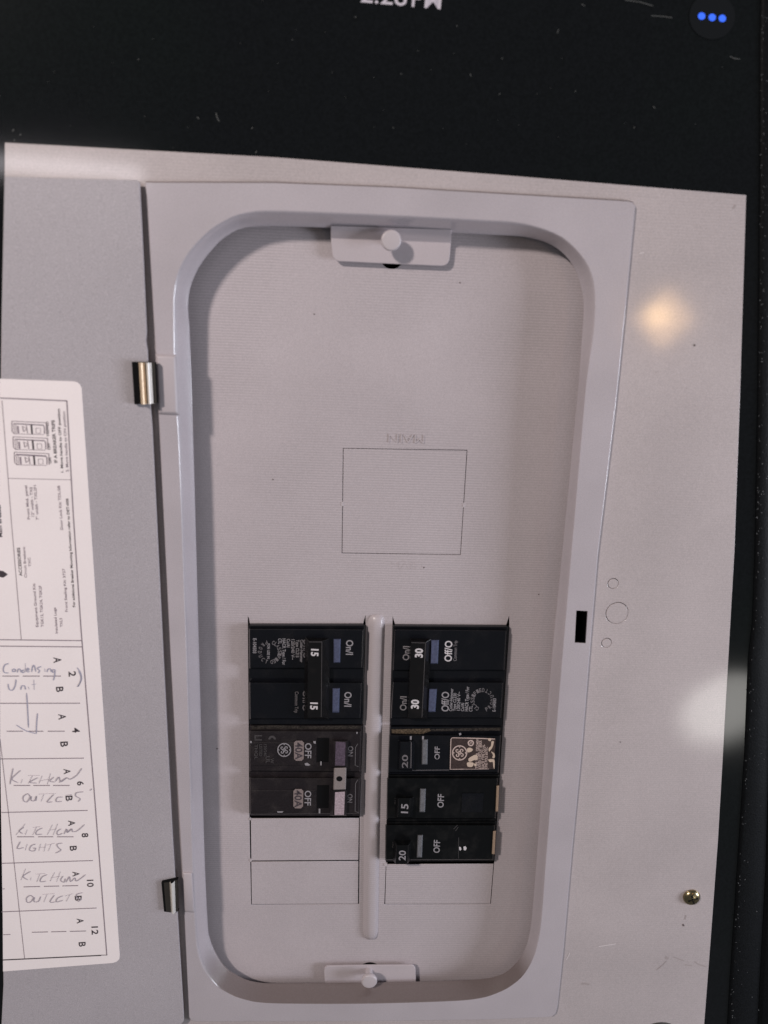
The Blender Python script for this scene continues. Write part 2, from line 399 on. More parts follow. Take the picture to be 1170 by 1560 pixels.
lip_px = blob([(289, 514), (286, 470), (289, 440), (298, 416), (310, 396), (323, 380), (336, 366), (352, 355), (367, 348), (390, 345), (440, 345), (600, 350), (740, 357),
               (795, 360), (827, 367), (843, 374), (857, 384), (869, 397), (880, 417), (888, 446), (890, 472), (887, 520), (879, 620), (857, 845), (838, 1040), (819, 1298), (812, 1385), (808, 1420), (802, 1444),
               (791, 1464), (779, 1477), (766, 1486), (740, 1493), (690, 1496), (560, 1499), (440, 1500), (405, 1500), (388, 1498), (373, 1494), (358, 1486), (347, 1479), (335, 1465), (326, 1449), (319, 1430), (316, 1405), (311, 1291), (303, 1000), (295, 703)], 8)
bev_px = blob([(264, 572), (263, 480), (264, 445), (268, 423), (276, 402), (289, 381), (305, 363), (322, 348), (341, 336), (358, 328), (377, 323), (420, 320), (600, 327), (730, 334), (780, 337),
               (812, 343), (848, 356), (868, 370), (885, 388), (897, 406), (905, 432), (907, 465), (904, 510), (895, 570), (890, 620), (871, 840), (854, 1037), (834, 1284), (826, 1390), (820, 1434), (811, 1463),
               (797, 1486), (780, 1501), (762, 1511), (735, 1520), (690, 1525), (560, 1529), (440, 1529), (394, 1527), (374, 1523), (358, 1518), (342, 1510), (328, 1501), (313, 1482), (304, 1462), (298, 1432), (293, 1323), (283, 1000), (272, 703)], 8)
rim_px = [(221, 279), (224, 276.5), (420, 277), (600, 284), (760, 293.5), (955, 305), (963, 307), (967, 314), (951, 484), (937, 620), (910, 846), (885, 1150), (872, 1284), (858, 1445), (849, 1530), (846, 1541), (840, 1546),
          (740, 1550), (560, 1552.5), (300, 1553), (291, 1551), (288, 1546), (278, 1330), (260, 1000), (237, 530), (224, 300)]
lip = QZ(lip_px, Z_LIP); bev = QZ(bev_px, Z_RIM)
rim0 = QZ(rim_px, 0.0)

def resample(L, n):
    pts = L + [L[0]]; d = [0]
    for a, c in zip(pts, pts[1:]): d.append(d[-1] + (c - a).length)
    out = []; j = 0
    for k in range(n):
        t = d[-1] * k / n
        while d[j + 1] < t: j += 1
        f = (t - d[j]) / max(d[j + 1] - d[j], 1e-12); out.append(pts[j].lerp(pts[j + 1], f))
    return out
def cast(L, c, q):
    """point where the ray from c through q crosses loop L (xy)"""
    d = Vector((q.x - c.x, q.y - c.y)); best = None
    for i in range(len(L)):
        a, e = L[i - 1], L[i]; ex, ey = e.x - a.x, e.y - a.y
        den = d.x * ey - d.y * ex
        if abs(den) < 1e-15: continue
        t = ((a.x - c.x) * ey - (a.y - c.y) * ex) / den; s = ((a.x - c.x) * d.y - (a.y - c.y) * d.x) / den
        if t > 0 and -1e-9 <= s <= 1 + 1e-9: best = t if best is None else max(best, t)
    return Vector((c.x + d.x * best, c.y + d.y * best, L[0].z))
cen = sum(lip, Vector()) / len(lip)
lipR = resample(lip, 320)
bevR = [cast(bev, cen, q) for q in lipR]
# sheet of the trim with the hole for the latch
slot = QZ([(878, 930), (895.5, 931), (892.5, 980), (875.5, 979)], Z_RIM)
rim_top = [Vector((p.x, p.y, Z_RIM)) for p in scaled(rim0, -0.0007)]
me = plate_mesh(rim_top, [bevR, slot], Z_RIM, 0.0008)
bm = bmesh.new(); bm.from_mesh(me); bpy.data.meshes.remove(me)
b = MB()
def at_z(L, z): return [Vector((p.x, p.y, z)) for p in L]
b.loft([at_z(rim0, -0.0004), at_z(rim0, 0.0004), at_z(scaled(rim0, -0.0002), Z_RIM - 0.0005), at_z(scaled(rim0, -0.00045), Z_RIM - 0.00012), at_z(scaled(rim0, -0.0007), Z_RIM)])
prof = [(0, 0), (0.06, 0.010), (0.14, 0.045), (0.24, 0.13), (0.38, 0.32), (0.55, 0.56), (0.7, 0.75), (0.86, 0.91), (0.95, 0.975), (1.0, 1.0)]
loops = []
for f, g in prof:
    loops.append([Vector((a.x + (c.x - a.x) * f, a.y + (c.y - a.y) * f, Z_RIM + (Z_LIP - Z_RIM) * g)) for a, c in zip(bevR, lipR)])
loops.append([Vector((p.x, p.y, Z_LIP - 0.0010)) for p in lipR])
loops.append([Vector((p.x, p.y, Z_LIP - 0.0010)) for p in scaled(lipR, 0.003)])
b.loft(loops)
me2 = bpy.data.meshes.new('t'); me2.from_pydata(b.v, [], b.f); bm.from_mesh(me2); bpy.data.meshes.remove(me2)
bmesh.ops.remove_doubles(bm, verts=bm.verts, dist=4e-6)
bmesh.ops.recalc_face_normals(bm, faces=bm.faces)
me = bpy.data.meshes.new('door_trim'); bm.to_mesh(me); bm.free()
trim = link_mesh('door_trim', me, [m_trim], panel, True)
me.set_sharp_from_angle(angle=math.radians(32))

# cover plate with the opening, two small knockouts and one large knockout
flange_px = [(7, 217), (420, 239.5), (760, 266), (1137, 297), (1127, 620), (1119, 840), (1101, 1160), (1094, 1280), (1083, 1430), (1073, 1560), (1068, 1650), (-2, 1650), (5, 1500), (0, 900), (5, 500)]
kn = [(934, 889, 7.5), (940, 934, 16.5), (924, 979.5, 7.0)]
grom = (1005, 1588, 34)
hl = [QZ([(x, y) for x, y in rim_px], 0.0)]
hl = [scaled(hl[0], -0.0012)] + [circ(x, y, r + 0.85, 0) for x, y, r in kn] + [circ(*grom, 0, 32)]
plate('cover_plate', QZ(flange_px, 0), hl, 0.0, 0.0012, [m_flange], panel, 0.0002)
for x, y, r in kn:
    plate('knockout_disc', circ(x, y, r, -0.0001, 28), [], 0.00005, 0.001, [m_flange], panel, 0.0001)
b = MB(); c = circ(*grom, 0.0012, 32); b.prism(c, at_z(scaled(c, 0.0006), -0.006)); b.build('grommet', [m_bush], panel, True, 0.0005)
b = MB(); fl = PZ(0.00012)
b.line(fl, [(1040, 1408), (1042, 1411)], 2.6, 1); b.line(fl, [(1057, 525), (1059, 527)], 2.8, 1)
b.line(fl, [(1045, 1394), (1044, 1401)], 1.2, 0)
b.line(fl, [(886, 1499), (891, 1498.5), (898, 1500)], 3.2, 0)
b.line(fl, [(1014, 1458), (1018, 1461)], 4.0, 0)
b.line(fl, [(1026, 1458), (1034, 1461), (1042, 1464)], 1.6, 0); b.line(fl, [(1044, 1470), (1054, 1471)], 1.6, 0)
b.line(fl, [(1058, 1465), (1064, 1469), (1076, 1473)], 1.9, 0)
b.line(fl, [(1000, 1478), (1010, 1470), (1016, 1464)], 1.0, 0)
b.line(fl, [(912, 1442), (925, 1440), (938, 1438)], 1.6, 2); b.line(fl, [(863, 1462), (868, 1452)], 1.2, 2)
b.line(fl, [(1121, 312), (1117, 318)], 2.0, 0); b.line(fl, [(944, 1130), (946, 1131)], 1.6, 1); b.line(fl, [(974, 386), (981, 385)], 1.4, 2)
for k in range(24):
    x, y = rnd.uniform(965, 1090), rnd.uniform(330, 1550); a = rnd.uniform(0, 3.1)
    b.line(fl, [(x, y), (x + 1.6 * math.cos(a), y + 1.6 * math.sin(a))], rnd.uniform(0.5, 1.1), 0)
o = b.build('scuff_marks', [m_scuff, m_scuff2, m_scuffl], panel); o['kind'] = 'stuff'

# raised knuckle seats of the trim beside both hinges
def knuckle(q0, q1, z):
    b = MB(); t = QZ(q1, z); bt = QZ(q0, Z_RIM - 0.0002); b.prism(t, bt); b.build('hinge_seat', [m_paint], panel, True, 0.0005, 3)
knuckle([(236, 538), (270, 540), (275, 634), (241, 632)], [(239, 543), (265, 544), (268, 628), (243, 628)], Z_RIM + 0.0016)
knuckle([(277, 1327), (293, 1328), (297, 1391), (281, 1390)], [(279, 1331), (292, 1331), (295, 1387), (282, 1387)], Z_RIM + 0.0013)

# deadfront sheet
winL = [(377.6, 939), (379.2, 942), (380.5, 950), (553.5, 950), (555.5, 942), (556.8, 937), (557, 950), (553, 1100), (548, 1243), (547, 1377.5), (382.5, 1378.5), (380, 1243)]
winR = [(598.2, 939), (599.5, 944), (602, 952), (771, 953), (774, 944), (775.8, 938), (776, 953), (766, 1104), (753, 1314), (748, 1377.5), (585.5, 1378), (588, 1314), (594, 1100)]
main_k = [(522.5, 682.5), (712, 685.5), (702, 845.5), (520.5, 843)]
pan_outer = at_z(scaled(lipR, 0.011), Z_PAN)
ex = [scaled(QZ(w, Z_PAN), 0.00003) for w in (winL, winR)]
holes = ex + [QZ(main_k, Z_PAN), circ(597, 391, 18, Z_PAN), circ(563, 1480, 17, Z_PAN)]
plate('deadfront', pan_outer, holes, Z_PAN, 0.0005, [m_pan], panel, 0.0001)
plate('main_knockout', scaled(QZ(main_k, Z_PAN), -0.00030), [], Z_PAN - 0.00002, 0.0005, [m_pan], panel, 0.00008)
for (x, y) in ((521.6, 768), (706.8, 770)):
    b = MB(); q = QZ([(x - 2, y - 3.5), (x + 2, y - 3), (x + 2, y + 3.5), (x - 2, y + 3)], Z_PAN + 0.0002); b.prism(q[::-1], at_z(q[::-1], Z_PAN - 0.0008)); b.build('knockout_tie', [m_knob], panel, False, 0.0001)
for q in ([(381, 1246), (548, 1245.5), (547, 1311), (381.7, 1312)], [(381.7, 1312), (547, 1311), (546.6, 1377.5), (382.4, 1378.5)], [(587.6, 1316), (753, 1315), (748, 1377.5), (585.5, 1378)]):
    plate('filler_plate', scaled(QZ(q, Z_PAN), -0.00040), [], Z_PAN + 0.00004, 0.0005, [m_pan], panel, 0.00012)
for q in ([(380, 1310.5), (382, 1308.5), (384, 1311), (382, 1313.5)], [(585, 1316), (590, 1315), (590, 1320), (586, 1319)], [(379.5, 1248), (381, 1246), (383, 1248), (381, 1250)]):
    b = MB(); t = QZ(q, Z_PAN + 0.0003); b.prism(t[::-1], at_z(t[::-1], Z_PAN - 0.0006))
    b.build('twistout_tie', [m_knob], panel)
pe = PZ(Z_PAN)
b = MB(); b.text('MAIN', pe, (647, 663), (592, 661), 13, 0, 0.0001, 0.00022, 0.0); b.build('embossed_text', [m_pan], panel)
b = MB(); b.text('MAIN', pe, (596, 866), (644, 867.5), 11, 0, 0.0, 0.00008, 0.0)
b.build('embossed_text', [m_pan], panel)
b = MB()
for x, y in ((645, 864), (478, 478), (330, 1140), (820, 905), (700, 430), (415, 730)): b.line(PZ(Z_PAN + 0.0001), [(x, y), (x + 1.6, y + 1.2)], 2.0, 0)
o = b.build('dirt_specks', [m_scuff2], panel); o['kind'] = 'stuff'

# pressed rib between the breaker columns
cl = blob([(574, 936), (573, 960), (571.5, 1020), (568.5, 1150), (566.5, 1260), (565, 1380), (564.5, 1431)], 8, False)
b = MB(); rows = []; nC = len(cl); pr = [(-1.0, 0.0), (-0.86, 0.25), (-0.66, 0.62), (-0.38, 0.90), (0, 1.0), (0.38, 0.94), (0.62, 0.82), (0.80, 0.45), (0.90, 0.16), (1.0, 0.0)]
rs = []
for i, (x, y) in enumerate(cl):
    c = P(x, y, Z_PAN); hw = 0.0043; a = (y - 936); e = (1431 - y); k = min(a, e) / 16.0
    k = 1.0 if k >= 1 else math.sqrt(max(0, 1 - (1 - k) ** 2)); k = max(k, 0.06)
    rs.append([Vector((c.x + u * hw * (0.35 + 0.65 * k), c.y, Z_PAN + 0.00005 + h * 0.0026 * k)) for u, h in pr])
b.loft(rs, closed=False)
b.build('center_rib', [m_rib], panel, True)

# latch tabs with their screws
def tab_part(left, right, bottom_pts, z, zroot, yroot):
    """sheet tab hanging from the trim lip over the deadfront"""
    b = MB()
    up = [P(*left[0], zroot), P(*right[0], zroot)]; md = [P(*left[1], z), P(*right[1], z)]
    up2 = [p + Vector((0, 0, -0.001)) for p in up]; md2 = [p + Vector((0, 0, -0.001)) for p in md]
    b.face([up[0], md[0], md[1], up[1]]); b.face([up2[0], up2[1], md2[1], md2[0]])
    b.face([up[0], up2[0], md2[0], md[0]]); b.face([up[1], md[1], md2[1], up2[1]])
    L = [md[0]] + QZ(bottom_pts, z) + [md[1]]
    L2 = [p + Vector((0, 0, -0.001)) for p in L]
    b.face(L); b.face(L2[::-1])
    for i in range(len(L) - 1): b.face([L[i], L2[i], L2[i + 1], L[i + 1]])
    return b.build('latch_tab', [m_paint], panel, False, 0.00025, 2, 25)
zt = Z_LIP - 0.003
t1 = tab_part([(503.5, 344), (504, 363)], [(688, 350), (687, 370)], [(506, 386), (507.5, 392), (511, 396), (516, 398), (600, 402), (672, 405), (678, 404), (682, 401), (684.5, 396), (685.5, 388)], zt, Z_LIP + 0.0019, 345)
t2 = tab_part([(496.5, 1514), (495.5, 1505)], [(634, 1514), (634, 1505)], [(493.5, 1480), (494.5, 1475), (498, 1472), (560, 1471), (627, 1470.5), (631, 1472), (633, 1476)], zt, Z_LIP - 0.0006, 1500)
def knob(parent, px, py, r, zc, zb):
    c = P(px, py, zc); R = (P(px + r, py, zc) - c).length; b = MB(); n = 28
    def ringz(rr, z): return [Vector((c.x + rr * math.cos(2 * math.pi * k / n), c.y + rr * math.sin(2 * math.pi * k / n), z)) for k in range(n)]
    b.loft([ringz(R * 0.45, zb), ringz(R * 0.45, zc - 0.0022), ringz(R * 0.96, zc - 0.0022), ringz(R, zc - 0.0017), ringz(R, zc - 0.0006), ringz(R * 0.93, zc - 0.0001), ringz(R * 0.8, zc)], cap=True)
    o = b.build('latch_screw', [m_knob], parent, True); o.data.set_sharp_from_angle(angle=math.radians(50)); return o
knob(t1, 596, 366, 15.5, zt + 0.0085, zt)
knob(t2, 562.5, 1496.5, 12, zt + 0.0080, zt)

# enclosure body behind the cover
b = MB(); q = at_z(scaled(rim0, -0.0004), -0.0014); q2 = at_z(q, Z_BACK)
b.loft([q, q2], cap=True); b.build('enclosure_box', [m_dark], panel)

# mounting screw
sc = P(1053, 1366, 0.0); b = MB(); n = 28; R = 0.0046
b.loft([[Vector((sc.x + R * r * math.cos(2 * math.pi * k / n), sc.y + R * r * math.sin(2 * math.pi * k / n), z)) for k in range(n)] for r, z in ((1.0, 0), (1.0, 0.0007), (0.95, 0.0012), (0.82, 0.0018), (0.6, 0.0023), (0.32, 0.0026), (0.05, 0.0027))], cap=True)
scr = b.build('mounting_screw', [m_brass], panel, True)
b = MB()
for a in (0.35, 0.35 + math.pi / 2):
    d = Vector((math.cos(a), math.sin(a), 0)); e = Vector((-d.y, d.x, 0)); c0 = sc + Vector((0, 0, 0.0028))
    q = [c0 + d * 0.0027 + e * 0.0005 - Vector((0, 0, 0.00038)), c0 + e * 0.0006 + Vector((0, 0, 0.0001)), c0 - d * 0.0027 + e * 0.0005 - Vector((0, 0, 0.00038)), c0 - d * 0.0027 - e * 0.0005 - Vector((0, 0, 0.00038)), c0 - e * 0.0006 + Vector((0, 0, 0.0001)), c0 + d * 0.0027 - e * 0.0005 - Vector((0, 0, 0.00038))]
    b.prism(q, [p - Vector((0, 0, 0.0006)) for p in q])
b.build('cross_slot', [m_dark], scr)

# ------------------------------------------------------------------ door
HA, HB = P(213, 274, 0.0040), P(281.5, 1556, 0.0040)
hd = (HB - HA).normalized(); od = Vector((hd.y, -hd.x, 0)).normalized()
if od.x > 0: od = -od
tilt = math.radians(5.0)
od = od * math.cos(tilt) + Vector((0, 0, 1)) * math.sin(tilt)
dn = hd.cross(od); dn = dn if dn.z > 0 else -dn
DP = Plane(HA, dn)
door_px = [(6.5, 268.5), (110, 272), (209, 274), (213, 278), (219, 400), (223.5, 505), (222.5, 520), (225, 535), (228, 600), (232, 650), (237, 750), (249, 1000), (263, 1275), (271, 1400), (280, 1545), (280, 1556), (276, 1561),
           (200, 1566), (1, 1580), (5, 1500), (4.5, 1450), (0, 1130), (-1.5, 900), (-1, 700), (2, 480)]
b = MB(); L = [DP.at(x, y) for x, y in door_px]
b.prism(L[::-1], [p - dn * 0.0013 for p in L[::-1]])
door = b.build('door', [m_door], panel, False, 0.00035, 2, 40)
DP1 = Plane(HA + dn * 0.00018, dn)
lab_px = [(-1, 577), (112, 581), (118, 582.5), (122, 586), (124.5, 592), (182.5, 1455), (182, 1461), (178, 1465), (172, 1467), (4.6, 1480), (4.2, 1400), (0, 1130), (-1.5, 900), (-1, 700)]
b = MB(); L = [DP.at(x, y, 0.00018) for x, y in lab_px]; b.prism(L[::-1], [p - dn * 0.00016 for p in L[::-1]])
b.build('directory_label', [m_paper], door)
DO = 0.00008
b = MB()  # printed rules, text and pictures on the directory: 0 black, 1 fine print, 2 rules
def ln(pts, w, m=2): b.line(DP1, pts, w, m, DO)
ln([(0, 606.3), (50, 608.4), (101.8, 610.7)], 1.9, 1); ln([(101.8, 610.2), (112, 790), (123.5, 960), (143, 1200), (162.7, 1455)], 1.8, 1); ln([(4.6, 1462.5), (80, 1459), (154, 1455.5)], 2.2, 0); ln([(150, 1455.2), (163.5, 1455)], 1.2, 0)
ln([(3, 610), (17, 790), (32.4, 974.5)], 1.0); ln([(11.8, 728.7), (107.7, 731)], 1.0)
ln([(-1, 974.5), (124.5, 976)], 1.7, 1); ln([(-1, 984.3), (125.6, 985.5)], 1.7, 1)
for y0, x1, y1 in ((1071.5, 122, 1071.3), (1156.2, 127.6, 1155), (1237.8, 133.5, 1234.6), (1315.3, 141.5, 1311), (1389.2, 147, 1383.3)):
    ln([(2.5 if y0 > 1200 else -1, y0), (x1, y1)], 1.6, 1)
ln([(0, 1126), (19, 1292), (37.4, 1460)], 1.0)
for y, segs in ((1030, ((3.5, 29), (34.6, 60.6), (65.8, 92.8))), (1114, ((10, 35), (40, 66), (72.7, 98.6))), (1196.6, ((21, 46), (51, 76), (81, 106))), (1274.8, ((26, 52), (58, 81), (87, 112))), (1351.5, ((36, 61), (67, 90), (95, 119))), (1421, ((48.5, 73), (78, 101), (106.5, 131)))):
    for k, (x0, x1) in enumerate(segs):
        sl = -0.012 if y > 1300 else 0
        ln([(x0, y - sl * 40 + sl * x0 * 2), (x1, y - sl * 40 + sl * x1 * 2)], 1.6, 1)
ln([(5, 1424), (16, 1423.6)], 1.4, 1); ln([(4, 1354.3), (7, 1354)], 1.4, 1)
for ch, x0, x1, y0, y1, m in (('A', 81.5, 93, 1001.5, 1010, 0), ('B', 85.5, 96, 1046.5, 1054.5, 0), ('A', 89, 100, 1088, 1096.5, 0), ('B', 92, 103, 1130, 1138, 0), ('A', 97, 107, 1171.5, 1179.5, 0), ('B', 100, 110, 1212.5, 1220.5, 0),
                           ('A', 104, 114, 1250, 1258.5, 0), ('B', 106.5, 116.5, 1289, 1296.5, 0), ('A', 110.5, 120.5, 1328, 1335.5, 0), ('B', 114, 124, 1365, 1372.5, 0), ('A', 117, 127, 1399.5, 1407, 0), ('B', 120, 130, 1435.5, 1442.5, 0)):
    b.text(ch, DP1, (x0, y0), (x0 + 0.4, y1), x1 - x0, m, DO)
for ch, x0, x1, y0, y1 in (('2', 104.5, 115, 1023, 1031), ('4', 110, 121, 1109, 1116.5), ('6', 117.5, 127, 1190.5, 1197), ('8', 124.5, 134, 1269.5, 1276), ('10', 132.5, 142, 1340.5, 1351.5), ('12', 139.5, 149, 1411.5, 1424)):
    b.text(ch, DP1, (x0, y0), (x0 + 0.5, y1), x1 - x0, 0, DO)
for t, p0, p1, h, m in (('IF A BREAKER TRIPS', (87.5, 705), (83, 640), 4.6, 0), ('1. Move handle to OFF position', (96.6, 719.5), (91, 622.6), 3.8, 0), ('2. Move handle to ON position', (104.6, 719), (99, 626.7), 3.8, 1),
                        ('ON', (78.5, 705.6), (77.5, 697), 3.6, 0), ('OFF', (77, 685), (76, 675), 3.6, 0), ('TRIPPED', (75, 665), (73.5, 642), 3.4, 0),
                        ('Front Mtd. panel', (45.7, 791), (41, 739.6), 3.8, 1), ('12" width - TXS', (52, 787), (49, 742), 3.8, 1), ('7" width - TXL2F1', (59, 791.7), (55, 739), 3.8, 1),
                        ('Door Lock Kit: TDL/6B', (96, 807), (91.3, 739.6), 3.8, 1), ('For additional Breaker Mounting information refer to DET-008', (114.6, 924.7), (104.2, 759.6), 3.6, 0),
                        ('ACCESSORIES', (33.8, 877.4), (30.3, 834), 4.4, 0), ('Circuit Breakers:', (41, 880), (38, 832.6), 3.6, 2), ('TXC', (47.4, 863), (46, 849.4), 3.6, 1),
                        ('Equipment Ground Kit:', (58.5, 955), (53.4, 888.6), 3.8, 1), ('TGK12, TGK24, TGK2F', (66.5, 955), (63, 892), 3.8, 1), ('Insulated Lugs', (88, 965), (85, 925.5), 3.6, 1), ('TXL3', (95.4, 955), (94.4, 941.5), 3.6, 1),
                        ('Front Sealing Kit: 3727', (103.3, 932), (98.8, 866), 3.6, 1), ('Main Breaker', (3.5, 818), (0.6, 767), 5.0, 0)):
    b.text(t, DP1, p0, p1, h, m, DO)
b.face([DP1.at(x, y, DO) for x, y in [(-1, 869), (-1, 879), (5, 880), (12, 875), (5, 870)]], 0)
for k in range(3):
    dx, dy = 1.9 * k, 23.8 * k - (0 if k < 2 else 0.5)
    def q(x, y): return (x + dx, y + dy)
    ln([q(18, 641.6), q(70.5, 644)], 1.2, 2); ln([q(18, 641.6), q(18.5, 657.5), q(22, 661)], 1.4, 2); ln([q(70.5, 644), q(71, 661)], 1.4, 2)
    ln([q(21, 645.4), q(66, 647.7)], 1.8 + 0.6 * (k == 2), 1); ln([q(66, 647.5), q(67.6, 651), q(67.8, 661)], 1.5, 1); ln([q(21.5, 661), q(67, 662)], 0.9, 2); ln([q(21, 645.4), q(22, 661)], 0.9, 2)
    ln([q(47.6, 646), q(49, 661)], 2.6, 0); ln([q(27, 649), q(28, 660)], 2.6, 1); ln([q(34, 649), q(36, 658)], 1.4, 2); ln([q(40, 648), q(42, 660)], 1.4, 2); ln([q(35, 650), q(41, 653), q(37, 657)], 1.0, 1)
    ln([q(54.5, 652), q(61.5, 652.4), q(62, 660), q(55, 660), q(54.5, 652)], 0.9, 2); ln([q(24, 647), q(24.6, 661)], 0.8, 2)
b.build('directory_print', [m_ink, m_softink, m_line], door)
# handwriting
b = MB()
def hw(off, sc, strokes, m=0, w=1.25):
    for st in strokes:
        st = [(off[0] + x / sc, off[1] + y / sc) for x, y in st]
        if len(st) > 2: st = blob(st, 4, False)
        b.ribbon([DP1.at(x, y, 2 * DO) for x, y in st], w * 0.00036, dn, m, taper=True)
hw((0, 980), 7.8, [[(105, 240), (60, 255), (38, 300), (50, 345), (105, 352)], [(150, 308), (148, 335), (178, 332), (180, 308), (150, 308)], [(203, 347), (215, 310), (238, 308), (247, 345)], [(290, 315), (262, 325), (266, 350), (295, 335)], [(300, 238), (300, 343)],
                   [(315, 322), (342, 315), (335, 295), (316, 310), (322, 338), (352, 336)], [(375, 342), (385, 285), (405, 262), (425, 340)], [(490, 275), (450, 290), (445, 305), (470, 325), (452, 355)], [(530, 300), (535, 342)], [(558, 342), (570, 308), (600, 305), (605, 340)], [(655, 312), (625, 318), (622, 345), (652, 335)], [(655, 310), (645, 400), (632, 440)],
                   [(95, 480), (108, 545), (150, 555), (180, 500), (190, 428)], [(245, 552), (258, 508), (292, 508), (302, 552)], [(335, 515), (345, 548)], [(400, 432), (405, 552)], [(375, 492), (430, 482)],
                   [(315, 590), (328, 800), (338, 1005)], [(190, 968), (300, 1035), (430, 1075)], [(430, 1075), (435, 950), (446, 828)], [(915, 288), (955, 350), (966, 430), (930, 505), (915, 510)], [(935, 330), (962, 400), (950, 470), (925, 515)]], 1, 1.35)
hw((0, 1150), 7.8, [[(155, 158), (135, 250), (118, 350)], [(245, 183), (190, 230), (140, 290), (215, 330)], [(265, 288), (248, 336)], [(330, 247), (470, 243)], [(385, 248), (335, 340)], [(450, 270), (352, 325), (440, 335)], [(500, 248), (460, 342)], [(600, 222), (560, 350)], [(470, 310), (590, 285)], [(640, 262), (590, 312), (650, 322)], [(655, 318), (700, 262), (720, 320), (795, 268)], [(700, 330), (790, 272), (830, 290), (910, 242), (972, 158)],
                    [(330, 458), (278, 492), (278, 542), (320, 558), (356, 500), (330, 458)], [(375, 490), (368, 540), (410, 542), (432, 488), (425, 548)], [(460, 465), (662, 458)], [(520, 468), (488, 552)], [(640, 468), (558, 558), (622, 556)], [(745, 500), (680, 508), (668, 555), (735, 550)], [(780, 482), (855, 468)], [(845, 470), (800, 552)], [(992, 438), (908, 450), (900, 490), (952, 522), (926, 556)],
                    [(300, 818), (188, 952)], [(285, 858), (228, 902), (268, 938)], [(322, 888), (298, 952)], [(388, 862), (482, 852)], [(432, 858), (388, 952)], [(505, 868), (440, 900), (428, 945), (502, 940)], [(622, 828), (560, 952)], [(685, 818), (630, 952)], [(590, 895), (670, 880)], [(725, 878), (680, 910), (688, 952), (742, 930)], [(760, 942), (792, 878), (800, 922), (850, 878)], [(790, 925), (850, 878), (860, 912), (920, 900), (1005, 826)],
                    [(242, 1028), (203, 1112), (282, 1100)], [(322, 1058), (300, 1132)], [(422, 1058), (370, 1080), (350, 1132), (402, 1142), (424, 1108), (390, 1110)], [(482, 1058), (460, 1142)], [(545, 1052), (520, 1148)], [(462, 1102), (540, 1095)], [(560, 1072), (652, 1048)], [(605, 1062), (575, 1142)], [(742, 1048), (678, 1060), (690, 1100), (722, 1132), (658, 1168)], [(1065, 425), (1085, 408), (1092, 405)]], 0, 1.3)
hw((0, 1300), 6.158, [[(240, 143), (195, 252)], [(288, 168), (215, 215), (262, 250)], [(290, 225), (285, 252)], [(338, 196), (425, 188)], [(372, 195), (345, 268)], [(442, 198), (390, 225), (378, 266), (432, 260)], [(512, 178), (470, 262)], [(565, 172), (530, 268)], [(480, 230), (562, 215)], [(592, 212), (568, 250), (600, 272), (612, 235)], [(618, 272), (652, 218), (660, 266), (702, 230), (712, 260), (750, 240), (804, 198)],
                      [(282, 392), (248, 420), (254, 458), (286, 456), (312, 415), (282, 392)], [(325, 410), (318, 452), (360, 450), (382, 403)], [(400, 385), (512, 378)], [(440, 385), (410, 458)], [(510, 390), (468, 456), (522, 455)], [(592, 398), (540, 420), (528, 456), (590, 440)], [(610, 400), (684, 378)], [(655, 388), (620, 452)], [(775, 368), (720, 385), (720, 420), (762, 430), (728, 455)]], 0, 1.3)
b.build('handwriting', [m_pencil, m_pencil_blue], door)

# hinges: rolled bright leaves between door and trim
def hinge(pts, zb, prof):
    """bent sheet-metal leaf: prof gives (fraction across, height, material)"""
    (a, c, d, e) = [P(x, y, zb) for x, y in pts]
    o = None; b = MB()
    for (f0, z0, m0), (f1, z1, m1) in zip(prof, prof[1:]):
        p0, q0, p1, q1 = a.lerp(c, f0), e.lerp(d, f0), a.lerp(c, f1), e.lerp(d, f1)
        up = Vector((0, 0, 1)); b.face([p0 + up * z0, q0 + up * z0, q1 + up * z1, p1 + up * z1], m1)
    for L in ([a.lerp(c, f) + Vector((0, 0, z)) for f, z, m in prof], [e.lerp(d, f) + Vector((0, 0, z)) for f, z, m in prof][::-1]):
        b.face(L + [Vector((L[-1].x, L[-1].y, zb - 0.002)), Vector((L[0].x, L[0].y, zb - 0.002))], 1)
    return b.build('hinge', [m_steel, m_dark, m_olds, m_warm_glint], panel)
def roll(f0, f1, h, m=0, n=7):
    return [(f0 + (f1 - f0) * k / n, h * math.sin(math.pi * (0.06 + 0.88 * k / n)), m) for k in range(n + 1)]
hinge([(201, 551.5), (238.5, 552.5), (241.5, 614), (205, 616)], 0.0062, [(0, 0, 1), (0.0, 0.0003, 1), (0.28, 0.0004, 1)] + roll(0.30, 0.54, 0.0026, 3) + [(0.57, 0.0004, 1)] + roll(0.58, 0.80, 0.0026) + [(0.93, 0.0003, 2), (1.0, 0.0, 1)])
hinge([(246, 1344), (271, 1340), (272, 1388), (250, 1388)], 0.0060, [(0, 0, 1), (0.0, 0.0003, 1), (0.16, 0.0006, 1), (0.52, 0.0010, 2)] + roll(0.54, 0.82, 0.0022) + [(0.98, 0.0002, 2), (1.0, 0.0, 1)])

